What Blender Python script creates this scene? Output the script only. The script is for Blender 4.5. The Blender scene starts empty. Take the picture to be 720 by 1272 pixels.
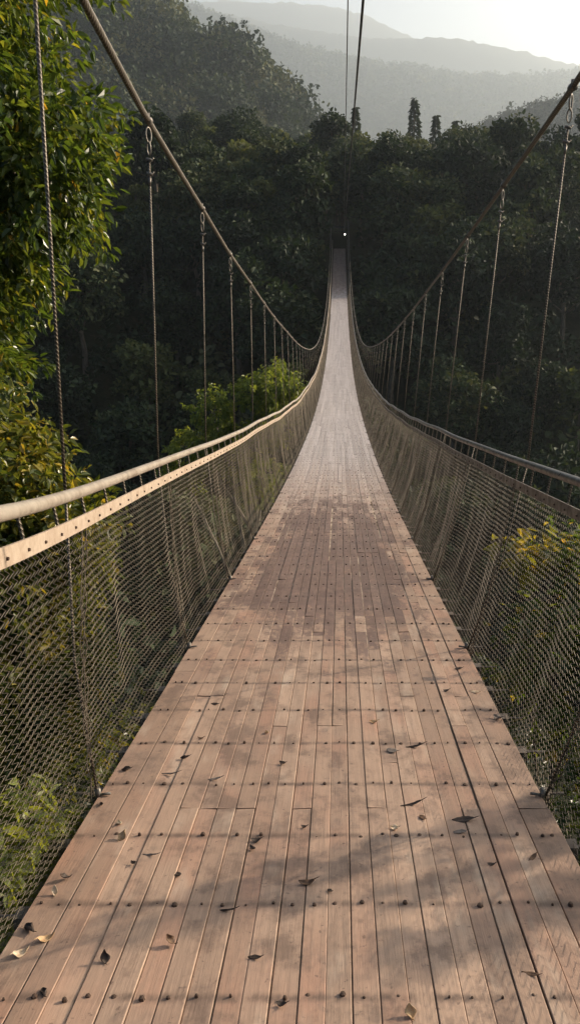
import bpy, math, random
import numpy as np
from mathutils import Vector

R = math.radians
SUN_AZ, SUN_EL = 64.0, 19.5
scene = bpy.context.scene
COL = scene.collection
rng = np.random.default_rng(7)

# ------------------------------------------------------------------ helpers
def mesh_np(name, verts, quads=None, tris=None, smooth=False, attrs=None, mats=None, mat_idx=None):
    me = bpy.data.meshes.new(name)
    verts = np.asarray(verts, dtype=np.float32).reshape(-1, 3)
    nq = 0 if quads is None else len(quads)
    nt = 0 if tris is None else len(tris)
    loops = []
    if nq: loops.append(np.asarray(quads, dtype=np.int32).ravel())
    if nt: loops.append(np.asarray(tris, dtype=np.int32).ravel())
    loops = np.concatenate(loops)
    starts = np.concatenate([np.arange(nq) * 4, nq * 4 + np.arange(nt) * 3]).astype(np.int32)
    me.vertices.add(len(verts)); me.vertices.foreach_set('co', verts.ravel())
    me.loops.add(len(loops)); me.loops.foreach_set('vertex_index', loops)
    me.polygons.add(nq + nt); me.polygons.foreach_set('loop_start', starts)
    if mat_idx is not None: me.polygons.foreach_set('material_index', np.asarray(mat_idx, dtype=np.int32))
    me.polygons.foreach_set('use_smooth', np.full(nq + nt, smooth, dtype=bool))
    if attrs:
        for k, v in attrs.items():
            a = me.attributes.new(k, 'FLOAT', 'FACE')
            a.data.foreach_set('value', np.asarray(v, dtype=np.float32))
    me.update(calc_edges=True); me.validate()
    for m in (mats or []): me.materials.append(m)
    return me

def add(name, me, parent=None, label=None, cat=None, group=None, kind=None):
    o = bpy.data.objects.new(name, me); COL.objects.link(o)
    if parent is not None: o.parent = parent
    if label: o['label'] = label
    if cat: o['category'] = cat
    if group: o['group'] = group
    if kind: o['kind'] = kind
    return o

class MB:
    """collects raw geometry"""
    def __init__(s): s.v = []; s.q = []; s.t = []; s.n = 0; s.aq = []
    def put(s, v, q=None, t=None, a=None):
        v = np.asarray(v, dtype=np.float32).reshape(-1, 3)
        if q is not None and len(q):
            q = np.asarray(q, dtype=np.int64); s.q.append(q + s.n)
            s.aq.append(np.zeros(len(q)) if a is None else np.broadcast_to(np.asarray(a, dtype=float), (len(q),)))
        if t is not None and len(t): s.t.append(np.asarray(t, dtype=np.int64) + s.n)
        s.v.append(v); s.n += len(v)
    def box(s, c, d, a=0.0):
        x, y, z = np.array(d) / 2.0
        v = np.array([[-x,-y,-z],[x,-y,-z],[x,y,-z],[-x,y,-z],[-x,-y,z],[x,-y,z],[x,y,z],[-x,y,z]]) + np.array(c)
        s.put(v, [[0,3,2,1],[4,5,6,7],[0,1,5,4],[1,2,6,5],[2,3,7,6],[3,0,4,7]], a=a)
    def tube(s, pts, r, n=8, cap=True, closed=False):
        pts = np.asarray(pts, dtype=float); m = len(pts)
        r = np.broadcast_to(np.asarray(r, dtype=float), (m,))
        if closed: tan = np.roll(pts, -1, 0) - np.roll(pts, 1, 0)
        else: tan = np.gradient(pts, axis=0)
        tan /= np.linalg.norm(tan, axis=1)[:, None] + 1e-12
        ref = np.array([1.0, 0, 0]) if abs(tan[0][0]) < 0.8 else np.array([0, 0, 1.0])
        u = ref - tan * (tan @ ref)[:, None]
        u /= np.linalg.norm(u, axis=1)[:, None] + 1e-9
        w = np.cross(tan, u)
        a = np.arange(n) * 2 * math.pi / n
        ring = (np.cos(a)[None, :, None] * u[:, None, :] + np.sin(a)[None, :, None] * w[:, None, :]) * r[:, None, None] + pts[:, None, :]
        i = np.arange(m if closed else m - 1)[:, None] * n; j = np.arange(n)[None, :]; j2 = (j + 1) % n
        i2 = (i + n) % (m * n)
        q = np.stack([i + j, i + j2, i2 + j2, i2 + j], -1).reshape(-1, 4)
        v = ring.reshape(-1, 3)
        t = None
        if cap and not closed:
            v = np.vstack([v, pts[0], pts[-1]]); k = m * n
            t = [[k, (b + 1) % n, b] for b in range(n)] + [[k + 1, (m - 1) * n + b, (m - 1) * n + (b + 1) % n] for b in range(n)]
        s.put(v, q, t)
    def mesh(s, name, mat, smooth=False, attr=None):
        q = np.concatenate(s.q) if s.q else None
        t = np.concatenate(s.t) if s.t else None
        at = None
        if attr:
            av = np.concatenate(s.aq) if s.aq else np.zeros(0)
            at = {attr: np.concatenate([av, np.zeros(0 if t is None else len(t))])}
        return mesh_np(name, np.concatenate(s.v), q, t, smooth, at, [mat] if mat else [])

# ------------------------------------------------------------------ materials
class NT:
    def __init__(s, name):
        s.m = bpy.data.materials.new(name); s.m.use_nodes = True
        s.t = s.m.node_tree; s.t.nodes.clear()
        s.out = s.t.nodes.new('ShaderNodeOutputMaterial')
    def n(s, typ, **kw):
        nd = s.t.nodes.new(typ)
        for k, v in kw.items():
            if k.startswith('_'): setattr(nd, k[1:], v)
        return nd
    def set(s, sock, v):
        if hasattr(v, 'links') or isinstance(v, bpy.types.NodeSocket): s.t.links.new(v, sock)
        else: sock.default_value = v
    def math(s, op, a, b=0.0, c=0.0, clamp=False):
        nd = s.n('ShaderNodeMath', _operation=op, _use_clamp=clamp)
        s.set(nd.inputs[0], a); s.set(nd.inputs[1], b); s.set(nd.inputs[2], c); return nd.outputs[0]
    def mr(s, v, a, b, c=0.0, d=1.0, smooth=True):
        nd = s.n('ShaderNodeMapRange', _interpolation_type='SMOOTHSTEP' if smooth else 'LINEAR')
        s.set(nd.inputs['Value'], v)
        for k, x in (('From Min', a), ('From Max', b), ('To Min', c), ('To Max', d)): s.set(nd.inputs[k], x)
        return nd.outputs[0]
    def mix(s, f, a, b, mode='MIX'):
        nd = s.n('ShaderNodeMix', _data_type='RGBA', _blend_type=mode)
        s.set(nd.inputs[0], f); s.set(nd.inputs[6], a); s.set(nd.inputs[7], b); return nd.outputs[2]
    def noise(s, vec, scale, detail=4.0, rough=0.6):
        nd = s.n('ShaderNodeTexNoise'); s.set(nd.inputs['Vector'], vec); nd.inputs['Scale'].default_value = scale
        nd.inputs['Detail'].default_value = detail; nd.inputs['Roughness'].default_value = rough
        return nd.outputs['Fac']
    def vmul(s, vec, k):
        nd = s.n('ShaderNodeVectorMath', _operation='MULTIPLY'); s.set(nd.inputs[0], vec); nd.inputs[1].default_value = k
        return nd.outputs[0]
    def obj(s): return s.n('ShaderNodeTexCoord').outputs['Object']
    def geo(s): return s.n('ShaderNodeNewGeometry').outputs['Position']
    def attr(s, name):
        nd = s.n('ShaderNodeAttribute'); nd.attribute_name = name; return nd.outputs['Fac']
    def bsdf(s, col, rough=0.5, metal=0.0, spec=0.5, bump=None, bs=0.2, bd=0.01):
        p = s.n('ShaderNodeBsdfPrincipled')
        s.set(p.inputs['Base Color'], col); s.set(p.inputs['Roughness'], rough); s.set(p.inputs['Metallic'], metal)
        s.set(p.inputs['Specular IOR Level'], spec)
        if bump is not None:
            b = s.n('ShaderNodeBump'); b.inputs['Strength'].default_value = bs; b.inputs['Distance'].default_value = bd
            s.set(b.inputs['Height'], bump); s.t.links.new(b.outputs[0], p.inputs['Normal'])
        return p.outputs[0]
    def done(s, sh): s.t.links.new(sh, s.out.inputs['Surface']); return s.m

def C(r, g, b): return (r, g, b, 1.0)

def mat_metal(name, c1, c2, rough=0.45, metal=0.5, scale=14.0, lay=0.0):
    n = NT(name); v = n.geo()
    a = n.noise(v, scale, 6.0, 0.65); b = n.noise(v, scale * 6, 3.0)
    f = n.mr(n.math('ADD', a, n.math('MULTIPLY', b, 0.35)), 0.45, 0.95)
    if lay:                                                        # twisted strands of a wire rope
        sp = n.n('ShaderNodeSeparateXYZ'); n.t.links.new(v, sp.inputs[0])
        ph = n.math('ADD', n.math('MULTIPLY', n.math('ADD', sp.outputs[2], sp.outputs[1]), lay), n.math('MULTIPLY', sp.outputs[0], lay * 0.8))
        st = n.mr(n.math('SINE', ph), -0.2, 0.9)
        b = st; f = n.math('MULTIPLY', n.math('ADD', f, n.math('SUBTRACT', 1.0, st)), 0.75, clamp=True)
        return n.done(n.bsdf(n.mix(f, C(*c1), C(*c2)), rough, metal, 0.5, b, 0.7, 0.004))
    return n.done(n.bsdf(n.mix(f, C(*c1), C(*c2)), n.mr(a, 0.3, 0.7, rough - 0.08, rough + 0.15), metal, 0.5, b, 0.15, 0.002))

def mat_leaf(name, stops, rough=0.42, trans=0.4, tcol=1.7, spec=0.5, vary=0.12):
    n = NT(name); t = n.attr('tint')
    oi = n.n('ShaderNodeObjectInfo').outputs['Random']
    t2 = n.math('ADD', t, n.math('MULTIPLY', n.math('SUBTRACT', oi, 0.5), vary), clamp=True)
    r = n.n('ShaderNodeValToRGB'); r.color_ramp.elements.remove(r.color_ramp.elements[1])
    r.color_ramp.elements[0].position = stops[0][0]; r.color_ramp.elements[0].color = C(*stops[0][1])
    for p, c in stops[1:]:
        e = r.color_ramp.elements.new(p); e.color = C(*c)
    n.set(r.inputs[0], t2)
    col = r.outputs[0]
    p = n.bsdf(col, rough, 0.0, spec)
    tr = n.n('ShaderNodeBsdfTranslucent'); n.set(tr.inputs[0], n.mix(1.0, col, C(tcol * 1.15, tcol, tcol * 0.5), 'MULTIPLY'))
    mx = n.n('ShaderNodeMixShader'); mx.inputs[0].default_value = trans
    n.t.links.new(p, mx.inputs[1]); n.t.links.new(tr.outputs[0], mx.inputs[2])
    return n.done(mx.outputs[0])

def mat_bark(name, c1=(0.09, 0.07, 0.05), c2=(0.2, 0.17, 0.13)):
    n = NT(name); v = n.vmul(n.obj(), (3.0, 3.0, 0.6))
    a = n.noise(v, 3.0, 6.0, 0.7)
    return n.done(n.bsdf(n.mix(n.mr(a, 0.35, 0.7), C(*c1), C(*c2)), 0.9, 0.0, 0.2, a, 0.6, 0.05))

M = {}
M['rail'] = mat_metal('handrail_paint', (0.47, 0.415, 0.345), (0.21, 0.17, 0.13), 0.42, 0.35, 4.0)
M['rail_grey'] = mat_metal('handrail_right', (0.30, 0.29, 0.28), (0.17, 0.16, 0.15), 0.34, 0.85)  # right rail and bar: darker and more metallic than the left pair
M['bar_grey'] = mat_metal('bar_right', (0.26, 0.24, 0.21), (0.14, 0.12, 0.10), 0.42, 0.7)
M['bar'] = mat_metal('bar_paint', (0.47, 0.385, 0.30), (0.29, 0.215, 0.155), 0.55, 0.2, 9.0)
M['cable'] = mat_metal('wire_rope', (0.34, 0.305, 0.26), (0.13, 0.112, 0.09), 0.45, 0.5, 60.0, 330.0)
M['hanger'] = mat_metal('hanger_rope', (0.27, 0.235, 0.18), (0.075, 0.06, 0.045), 0.5, 0.45, 60.0, 420.0)
M['galv'] = mat_metal('galvanised', (0.20, 0.185, 0.16), (0.09, 0.078, 0.065), 0.45, 0.6, 40.0)
M['rust'] = mat_metal('old_iron', (0.10, 0.06, 0.04), (0.045, 0.03, 0.022), 0.7, 0.3, 40.0)
M['net'] = mat_metal('net_wire', (0.20, 0.165, 0.12), (0.085, 0.068, 0.05), 0.5, 0.35, 5.0)
M['steel'] = mat_metal('dark_steel', (0.05, 0.05, 0.05), (0.09, 0.08, 0.07), 0.6, 0.4, 8.0)
M['beam'] = mat_metal('beam_steel', (0.16, 0.14, 0.12), (0.09, 0.065, 0.05), 0.6, 0.4, 8.0)
M['black'] = mat_metal('black_cable', (0.03, 0.03, 0.03), (0.045, 0.045, 0.045), 0.5, 0.3, 8.0)

M['net_shade'] = mat_metal('net_wire_shaded', (0.13, 0.105, 0.078), (0.06, 0.046, 0.034), 0.6, 0.3, 5.0)  # right net: same wire, its shaded look put into a darker colour
def mat_deck():
    n = NT('weathered_planks'); P = n.obj()
    sep = n.n('ShaderNodeSeparateXYZ'); n.t.links.new(P, sep.inputs[0]); X, Y = sep.outputs[0], sep.outputs[1]
    tint = n.attr('tint')
    off = n.n('ShaderNodeCombineXYZ'); n.set(off.inputs[2], n.math('MULTIPLY', tint, 37.0))
    va = n.n('ShaderNodeVectorMath', _operation='ADD'); n.t.links.new(P, va.inputs[0]); n.t.links.new(off.outputs[0], va.inputs[1])
    V = va.outputs[0]
    grain = n.noise(n.vmul(V, (60.0, 3.0, 1.0)), 1.0, 5.0, 0.65)
    fine = n.noise(n.vmul(V, (160.0, 12.0, 1.0)), 1.0, 3.0, 0.6)
    blotch = n.noise(n.vmul(P, (1.0, 0.7, 1.0)), 2.6, 5.0, 0.62)
    blotch2 = n.noise(n.vmul(V, (1.6, 1.0, 1.0)), 7.0, 5.0, 0.65)
    red = n.noise(n.vmul(V, (1.4, 0.9, 1.0)), 1.7, 2.0, 0.5)
    a = n.mix(n.mr(tint, 0.0, 1.0, smooth=False), C(0.30, 0.20, 0.142), C(0.43, 0.298, 0.215))
    a = n.mix(n.mr(red, 0.45, 0.7, 0.0, 0.6), a, C(0.37, 0.20, 0.135))
    a = n.mix(n.mr(grain, 0.42, 0.70, 0.0, 0.5), a, C(0.24, 0.165, 0.12))
    a = n.mix(n.mr(blotch, 0.46, 0.70, 0.0, 0.62), a, C(0.24, 0.165, 0.125))
    a = n.mix(n.mr(blotch2, 0.54, 0.72, 0.0, 0.6), a, C(0.19, 0.135, 0.105))
    dirt = n.noise(n.vmul(P, (1.0, 0.8, 1.0)), 5.5, 6.0, 0.68)
    a = n.mix(n.mr(dirt, 0.48, 0.64, 0.0, 0.68), a, C(0.15, 0.10, 0.075))
    speck = n.noise(P, 42.0, 3.0, 0.6)
    a = n.mix(n.mr(speck, 0.64, 0.72, 0.0, 0.6), a, C(0.10, 0.065, 0.05))
    pale = n.noise(n.vmul(V, (2.0, 0.5, 1.0)), 3.1, 4.0, 0.6)
    a = n.mix(n.mr(pale, 0.55, 0.72, 0.0, 0.5), a, C(0.50, 0.40, 0.31))
    # dusty grey planks further out, sky sheen mixed into their colour
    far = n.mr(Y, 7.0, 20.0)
    dust = n.mix(n.mr(tint, 0.0, 1.0, smooth=False), C(0.36, 0.32, 0.305), C(0.46, 0.415, 0.40))  # dust grey with sky sheen mixed in
    brown_shade = n.mix(n.mr(tint, 0.0, 1.0, smooth=False), C(0.115, 0.08, 0.068), C(0.18, 0.125, 0.105))    # browner boards at the far bank, its shade painted in too
    dust = n.mix(n.mr(n.math('ADD', Y, n.math('MULTIPLY', blotch, 14.0)), 97.0, 112.0), dust, brown_shade)
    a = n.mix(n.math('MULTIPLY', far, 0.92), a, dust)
    # dark worn patches, block by block, along the middle of the walkway
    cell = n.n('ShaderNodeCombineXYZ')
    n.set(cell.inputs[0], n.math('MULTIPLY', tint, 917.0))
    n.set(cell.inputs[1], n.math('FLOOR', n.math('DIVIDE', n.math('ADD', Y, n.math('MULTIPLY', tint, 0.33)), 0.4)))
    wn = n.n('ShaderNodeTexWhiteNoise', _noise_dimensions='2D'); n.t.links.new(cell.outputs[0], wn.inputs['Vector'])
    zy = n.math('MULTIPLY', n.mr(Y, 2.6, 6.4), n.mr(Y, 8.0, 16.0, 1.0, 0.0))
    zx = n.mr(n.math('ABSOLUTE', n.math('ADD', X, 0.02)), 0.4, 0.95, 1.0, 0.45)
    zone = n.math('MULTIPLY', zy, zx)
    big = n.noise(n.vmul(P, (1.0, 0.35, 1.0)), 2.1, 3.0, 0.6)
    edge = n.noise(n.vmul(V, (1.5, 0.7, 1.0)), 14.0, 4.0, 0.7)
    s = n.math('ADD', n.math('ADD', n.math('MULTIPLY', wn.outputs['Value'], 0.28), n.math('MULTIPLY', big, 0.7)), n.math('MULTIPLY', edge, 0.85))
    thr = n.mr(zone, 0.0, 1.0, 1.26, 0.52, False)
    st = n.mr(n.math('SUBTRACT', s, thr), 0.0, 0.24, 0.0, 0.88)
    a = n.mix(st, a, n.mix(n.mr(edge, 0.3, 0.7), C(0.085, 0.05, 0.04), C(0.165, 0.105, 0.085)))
    # grime gathered around each bolt row
    fr = n.math('ABSOLUTE', n.math('SUBTRACT', n.math('FRACT', n.math('ADD', n.math('DIVIDE', Y, 0.4), 0.5)), 0.5))
    gr = n.math('MULTIPLY', n.mr(fr, 0.0, 0.07, 1.0, 0.0), n.mr(blotch2, 0.38, 0.58, 0.15, 0.85))
    a = n.mix(n.math('MULTIPLY', gr, n.mr(Y, 6.0, 12.0, 1.0, 0.2)), a, C(0.12, 0.08, 0.06))
    rough = n.mr(blotch, 0.3, 0.7, 0.5, 0.72)
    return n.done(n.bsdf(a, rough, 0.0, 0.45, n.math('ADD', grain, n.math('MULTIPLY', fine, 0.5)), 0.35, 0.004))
M['deck'] = mat_deck()

def mat_dust():
    n = NT('gap_dust'); P = n.obj()
    a = n.noise(P, 3.0, 4.0); b = n.noise(P, 40.0, 3.0)
    f = n.math('MULTIPLY', n.mr(a, 0.4, 0.6), n.mr(b, 0.3, 0.6, 0.5, 1.0))
    return n.done(n.bsdf(n.mix(f, C(0.12, 0.085, 0.06), C(0.55, 0.46, 0.36)), 0.95, 0.0, 0.1, b, 0.3, 0.003))
M['dust'] = mat_dust()

def mat_ground():
    n = NT('forest_floor'); P = n.geo()
    a = n.noise(P, 0.05, 8.0, 0.7); b = n.noise(P, 0.6, 6.0, 0.7)
    c = n.mix(n.mr(a, 0.35, 0.65), C(0.016, 0.02, 0.010), C(0.03, 0.036, 0.014))
    c = n.mix(n.mr(b, 0.5, 0.75), c, C(0.05, 0.038, 0.022))
    return n.done(n.bsdf(c, 0.95, 0.0, 0.1, b, 0.8, 0.6))
M['ground'] = mat_ground()

M['leaf_big'] = mat_leaf('leaf_glossy', [(0.0, (0.022, 0.046, 0.010)), (0.45, (0.055, 0.092, 0.016)), (0.78, (0.11, 0.14, 0.022)), (0.93, (0.19, 0.19, 0.025)), (1.0, (0.36, 0.24, 0.035))], 0.32, 0.42, 1.9)
M['leaf_yel'] = mat_leaf('leaf_yellowing', [(0.0, (0.03, 0.05, 0.01)), (0.35, (0.075, 0.10, 0.016)), (0.7, (0.15, 0.155, 0.022)), (0.9, (0.26, 0.21, 0.03)), (1.0, (0.38, 0.24, 0.04))], 0.34, 0.42, 1.8)
M['leaf_lime'] = mat_leaf('leaf_lime', [(0.0, (0.05, 0.09, 0.016)), (0.5, (0.11, 0.15, 0.03)), (1.0, (0.21, 0.24, 0.05))], 0.45, 0.5, 1.8)
M['leaf_under'] = mat_leaf('leaf_undergrowth', [(0.0, (0.009, 0.015, 0.005)), (0.5, (0.019, 0.028, 0.008)), (1.0, (0.05, 0.06, 0.014))], 0.4, 0.3, 1.4)
M['leaf_forest'] = mat_leaf('leaf_forest', [(0.0, (0.008, 0.017, 0.009)), (0.4, (0.017, 0.033, 0.013)), (0.7, (0.032, 0.052, 0.019)), (0.9, (0.06, 0.078, 0.028)), (1.0, (0.09, 0.10, 0.045))], 0.7, 0.18, 1.5, 0.25, 0.6)
M['leaf_olive'] = mat_leaf('leaf_olive', [(0.0, (0.03, 0.046, 0.016)), (0.5, (0.075, 0.095, 0.03)), (1.0, (0.14, 0.15, 0.055))], 0.65, 0.3, 1.5, 0.25, 0.5)
M['leaf_conifer'] = mat_leaf('leaf_conifer', [(0.0, (0.014, 0.028, 0.016)), (1.0, (0.045, 0.065, 0.03))], 0.6, 0.2, 1.3, 0.3)
M['bark'] = mat_bark('bark_brown')
M['bark_pale'] = mat_bark('bark_pale', (0.14, 0.12, 0.09), (0.3, 0.27, 0.22))

def mat_dry(name, c1, c2):
    n = NT(name); P = n.obj()
    a = n.noise(P, 60.0, 5.0, 0.6); b = n.noise(n.vmul(P, (1, 6, 1)), 90.0, 3.0)
    p = n.bsdf(n.mix(n.mr(a, 0.35, 0.65), C(*c1), C(*c2)), 0.6, 0.0, 0.35, b, 0.5, 0.002)
    return n.done(p)
M['dry_tan'] = mat_dry('dry_leaf_tan', (0.52, 0.36, 0.2), (0.36, 0.22, 0.11))
M['dry_pale'] = mat_dry('dry_leaf_pale', (0.62, 0.5, 0.36), (0.45, 0.33, 0.21))
M['dry_brown'] = mat_dry('dry_leaf_brown', (0.17, 0.095, 0.05), (0.09, 0.05, 0.03))
M['dry_dark'] = mat_dry('dry_leaf_dark', (0.055, 0.034, 0.024), (0.03, 0.02, 0.015))
M['dry_grey'] = mat_dry('dry_leaf_grey', (0.22, 0.18, 0.15), (0.15, 0.12, 0.1))

# ------------------------------------------------------------------ bridge curves
LEN = 128.0
def deck_z(y): return -1.6 - 6.73 * (1 - ((np.asarray(y, float) - 64) / 64) ** 2)
def cab_zL(y): return 1.8 - 8.2 * (1 - ((np.asarray(y, float) - 64) / 64) ** 2) + np.interp(y, [-3, 2.65, 4.6, 6.55, 8.5, 10.45, 14.35, 18.25, 30, 50, 128], [-.15, -.14, -.07, .015, .08, .12, .15, .2, .17, 0, 0])
def cab_zR(y): return 1.95 - 8.15 * (1 - ((np.asarray(y, float) - 64) / 64) ** 2) + np.interp(y, [-3, 4.6, 6.55, 8.5, 12, 18.25, 30, 50, 70, 128], [-.12, -.07, .02, .1, .13, .14, .1, -.15, -.1, 0])
_jit = {}
def wob(y, seed, amp):
    y = np.asarray(y, float)
    return amp * (np.sin(y * 0.9 + seed) * 0.5 + np.sin(y * 2.3 + seed * 2.1) * 0.3 + np.sin(y * 0.37 + seed * 0.7) * 0.6)
def rail_xL(y):
    y = np.asarray(y, float)
    return -1.05 + 0.30 * np.exp(-(np.maximum(y, 1.0) - 1.8) / 1.9) + wob(y, 1.0, 0.008) * np.clip(y / 6, 0, 1)
def rail_xR(y): return np.interp(y, [0, 3.4, 4.6, 8.5, 30, 128], [1.14, 1.16, 1.18, 1.21, 1.22, 1.22]) + wob(y, 3.0, 0.008)
def bar_xL(y): return rail_xL(y) + 0.02
def bar_xR(y): return rail_xR(y) - 0.025
def near_up(y, s): return (0.085 * np.exp(-(np.maximum(np.asarray(y, float), 1.0) - 1.8) / 1.0) if s < 0 else 0.0)
def rail_z(y, s): return deck_z(y) + 1.26 + near_up(y, s) + wob(y, 5.0 + s, 0.02) * np.clip((np.asarray(y, float) - 4) / 8, 0, 1)
def bar_z(y, s): return deck_z(y) + near_up(y, s) + (1.155 if s < 0 else 1.12) + wob(y, 5.3 + s, 0.02) * np.clip((np.asarray(y, float) - 4) / 8, 0, 1)
def cab_xL(y): return np.interp(y, [0, 2.65, 3.34, 4.6, 6.55, 8.5, 14, 40, 128], [-0.70, -0.79, -0.87, -0.93, -0.985, -1.04, -1.08, -1.22, -1.22])
def cab_xR(y): return np.interp(y, [0, 4.6, 8.5, 20, 50, 128], [1.22, 1.29, 1.375, 1.385, 1.36, 1.32])
Y0, Y1 = 0.6, 128.0

bridge = add('suspension_bridge', None, label='long sagging wooden suspension bridge with wire net sides crossing the wooded gorge', cat='footbridge')
bridge.location = (0, 0, 0)

# deck planks: 16 columns, staggered joints
W0, W1 = -0.90, 0.90
widths = [0.115] + [0.0745 * k for k in (1.15, 0.98, 1.0, 1.05, 0.95, 1.0, 1.03, 0.97, 1.0, 1.02, 1.0, 0.98, 1.0, 1.04, 0.96, 1.0, 1.02, 1.0, 0.97, 1.0, 1.08)] + [0.115]
widths = np.array(widths); widths = widths / widths.sum() * (W1 - W0)
edges = W0 + np.concatenate([[0], np.cumsum(widths)])
db = MB(); pr = random.Random(3)
for c in range(len(widths)):
    y = Y0 - pr.choice([0, 1, 2, 3]) * 0.4
    wide_gap = c in (19, 21)
    while y < Y1:
        L = 0.4 * pr.choice([6, 7, 8, 9, 10, 12]) if y < 45 else 4.0
        ya, yb = max(y, Y0 - 0.2), min(y + L, Y1)
        if yb - ya < 0.1: y += L; continue
        g = 0.0006 + pr.random() * 0.0009 + (0.0018 * (pr.random() < 0.7) if 4.0 < y < 15 and c < 20 else 0)
        gr = g + (0.0035 if wide_gap and pr.random() < 0.7 else 0)
        xa, xb = edges[c] + g, edges[c + 1] - gr
        if c == 0: xa -= pr.uniform(0, 0.012)
        if c == len(widths) - 1: xb += pr.uniform(0, 0.012)
        k = max(2, int((yb - ya) / (0.4 if y < 45 else 1.0)) + 1)
        ys = np.linspace(ya + 0.0025, yb - 0.0025, k)
        dz = pr.uniform(-0.003, 0.003); tilt = pr.uniform(-0.0022, 0.0022)
        sk = pr.uniform(-0.0012, 0.0012)
        zz = deck_z(ys) + dz
        b = 0.0022
        xs = [(xa, -0.032), (xa, -b), (xa + b, 0), (xb - b, 0), (xb, -b), (xb, -0.032)]
        prof = []
        for j, (xx, oz) in enumerate(xs):
            s_ = (xx - (xa + xb) / 2) / (xb - xa) * 2
            prof.append(np.stack([np.full(k, xx) + sk, ys, zz + oz + tilt * s_], -1))
        v = np.stack(prof, 1).reshape(-1, 3); m = 6
        i = np.arange(k - 1)[:, None] * m; j = np.arange(m - 1)[None, :]
        q = np.stack([i + j, i + j + 1, i + m + j + 1, i + m + j], -1).reshape(-1, 4)
        q = np.vstack([q[:, ::-1], [[0, 1, 4, 5], [1, 2, 3, 4]], (np.array([[5, 4, 1, 0], [4, 3, 2, 1]]) + (k - 1) * m)])
        db.put(v, q, a=pr.random())
        y += L
deck = add('deck', db.mesh('deck', M['deck'], attr='tint'), bridge)
ud = MB(); ys = np.linspace(Y0 - 0.15, Y1 - 0.02, 260); k = len(ys)
v = np.stack([np.stack([np.full(k, x), ys, deck_z(ys) - np.interp(ys, [0, 3.4, 4.6, 13, 20], [0.014, 0.013, 0.0045, 0.004, 0.008]) * (o < 0.02) - o * (o > 0.02)], -1) for x, o in ((W0 + 0.03, 0.0125), (W1 - 0.03, 0.0125), (W1 - 0.03, 0.03), (W0 + 0.03, 0.03))], 1).reshape(-1, 3)
i = np.arange(k - 1)[:, None] * 4; j = np.arange(4)[None, :]; j2 = (j + 1) % 4
ud.put(v, np.stack([i + j, i + j2, i + 4 + j2, i + 4 + j], -1).reshape(-1, 4))
add('grit', ud.mesh('gap_grit', M['dust']), deck)
# bolts: two to a plank in each row
bm_ = MB()
for r_ in range(2, 72):
    y = r_ * 0.4
    for c in range(len(widths)):
        for fx in ((0.5,) if 0 < c < len(widths) - 1 else (0.3, 0.7)):
            if pr.random() < 0.06: continue
            x = edges[c] + widths[c] * fx + pr.uniform(-0.014, 0.014); yy = y + pr.uniform(-0.010, 0.010)
            s_ = pr.choice([0.004, 0.006, 0.008, 0.0095]) * pr.uniform(0.85, 1.15); h = pr.uniform(0.002, 0.010)
            a = np.arange(6) * math.pi / 3 + pr.random()
            z = float(deck_z(yy)) - 0.004
            lo = np.stack([x + np.cos(a) * s_ * 1.1, yy + np.sin(a) * s_ * 1.1, np.full(6, z)], -1)
            hi = np.stack([x + np.cos(a) * s_ * 0.8, yy + np.sin(a) * s_ * 0.8, np.full(6, z + h + 0.004)], -1)
            v = np.vstack([lo, hi, [[x, yy, z + h + 0.006]]])
            bm_.put(v, [[t, (t + 1) % 6, 6 + (t + 1) % 6, 6 + t] for t in range(6)], [[12, 6 + t, 6 + (t + 1) % 6] for t in range(6)])
add('bolts', bm_.mesh('deck_bolts', M['rust']), deck)

# cross beams under the deck: ends stick out past the planks
def beam_geo(mb, y):
    z = float(deck_z(y)) - 0.062
    mb.box((0.0, y, z), (1.92, 0.05, 0.055))
    for s in (-1, 1):
        x = s * (0.96 + pr.uniform(0.02, 0.07))
        mb.tube([(s * 0.94, y, z + 0.015), (x + s * 0.03, y + pr.uniform(-0.004, 0.004), z + 0.015)], 0.006, 6)
rest = MB()
for kk in range(2, 320):
    if kk < 62:
        b = MB(); beam_geo(b, kk * 0.4); add('cross_beam', b.mesh('cross_beam', M['beam']), bridge)
    else: beam_geo(rest, kk * 0.4)
add('far_cross_beams', rest.mesh('far_cross_beams', M['beam']), bridge, kind='stuff')

# rails, bars and main cables
def along(step, a=Y0, b=Y1): return np.linspace(a, b, int((b - a) / step) + 1)
for s, rx, bx in ((-1, rail_xL, bar_xL), (1, rail_xR, bar_xR)):
    ys = along(0.2)
    m = MB(); m.tube(np.stack([rx(ys), ys, rail_z(ys, s)], -1), 0.0215, 14)
    rail = add('handrail', m.mesh('handrail', M['rail' if s < 0 else 'rail_grey'], True), bridge)
    m = MB(); k = len(ys)
    pr4 = [(-0.004, -0.026), (0.004, -0.026), (0.004, 0.026), (-0.004, 0.026)]
    v = np.stack([np.stack([bx(ys) + a, ys, bar_z(ys, s) + c], -1) for a, c in pr4], 1).reshape(-1, 3)
    i = np.arange(k - 1)[:, None] * 4; j = np.arange(4)[None, :]; j2 = (j + 1) % 4
    m.put(v, np.stack([i + j, i + 4 + j, i + 4 + j2, i + j2], -1).reshape(-1, 4))
    bar = add('net_bar', m.mesh('net_bar', M['bar' if s < 0 else 'bar_grey']), bridge)
    m = MB()
    for t in range(150):
        y = 1.0 + t * 0.195 + pr.uniform(-0.01, 0.01)
        x = float(bx(y)); z = float(bar_z(y, s)) - 0.004
        m.tube([(x - s * 0.0035, y, z), (x - s * 0.010, y, z)], [0.0058, 0.0045], 6)
    add('bar_bolts', m.mesh('bar_bolts', M['rust']), bar)
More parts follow.
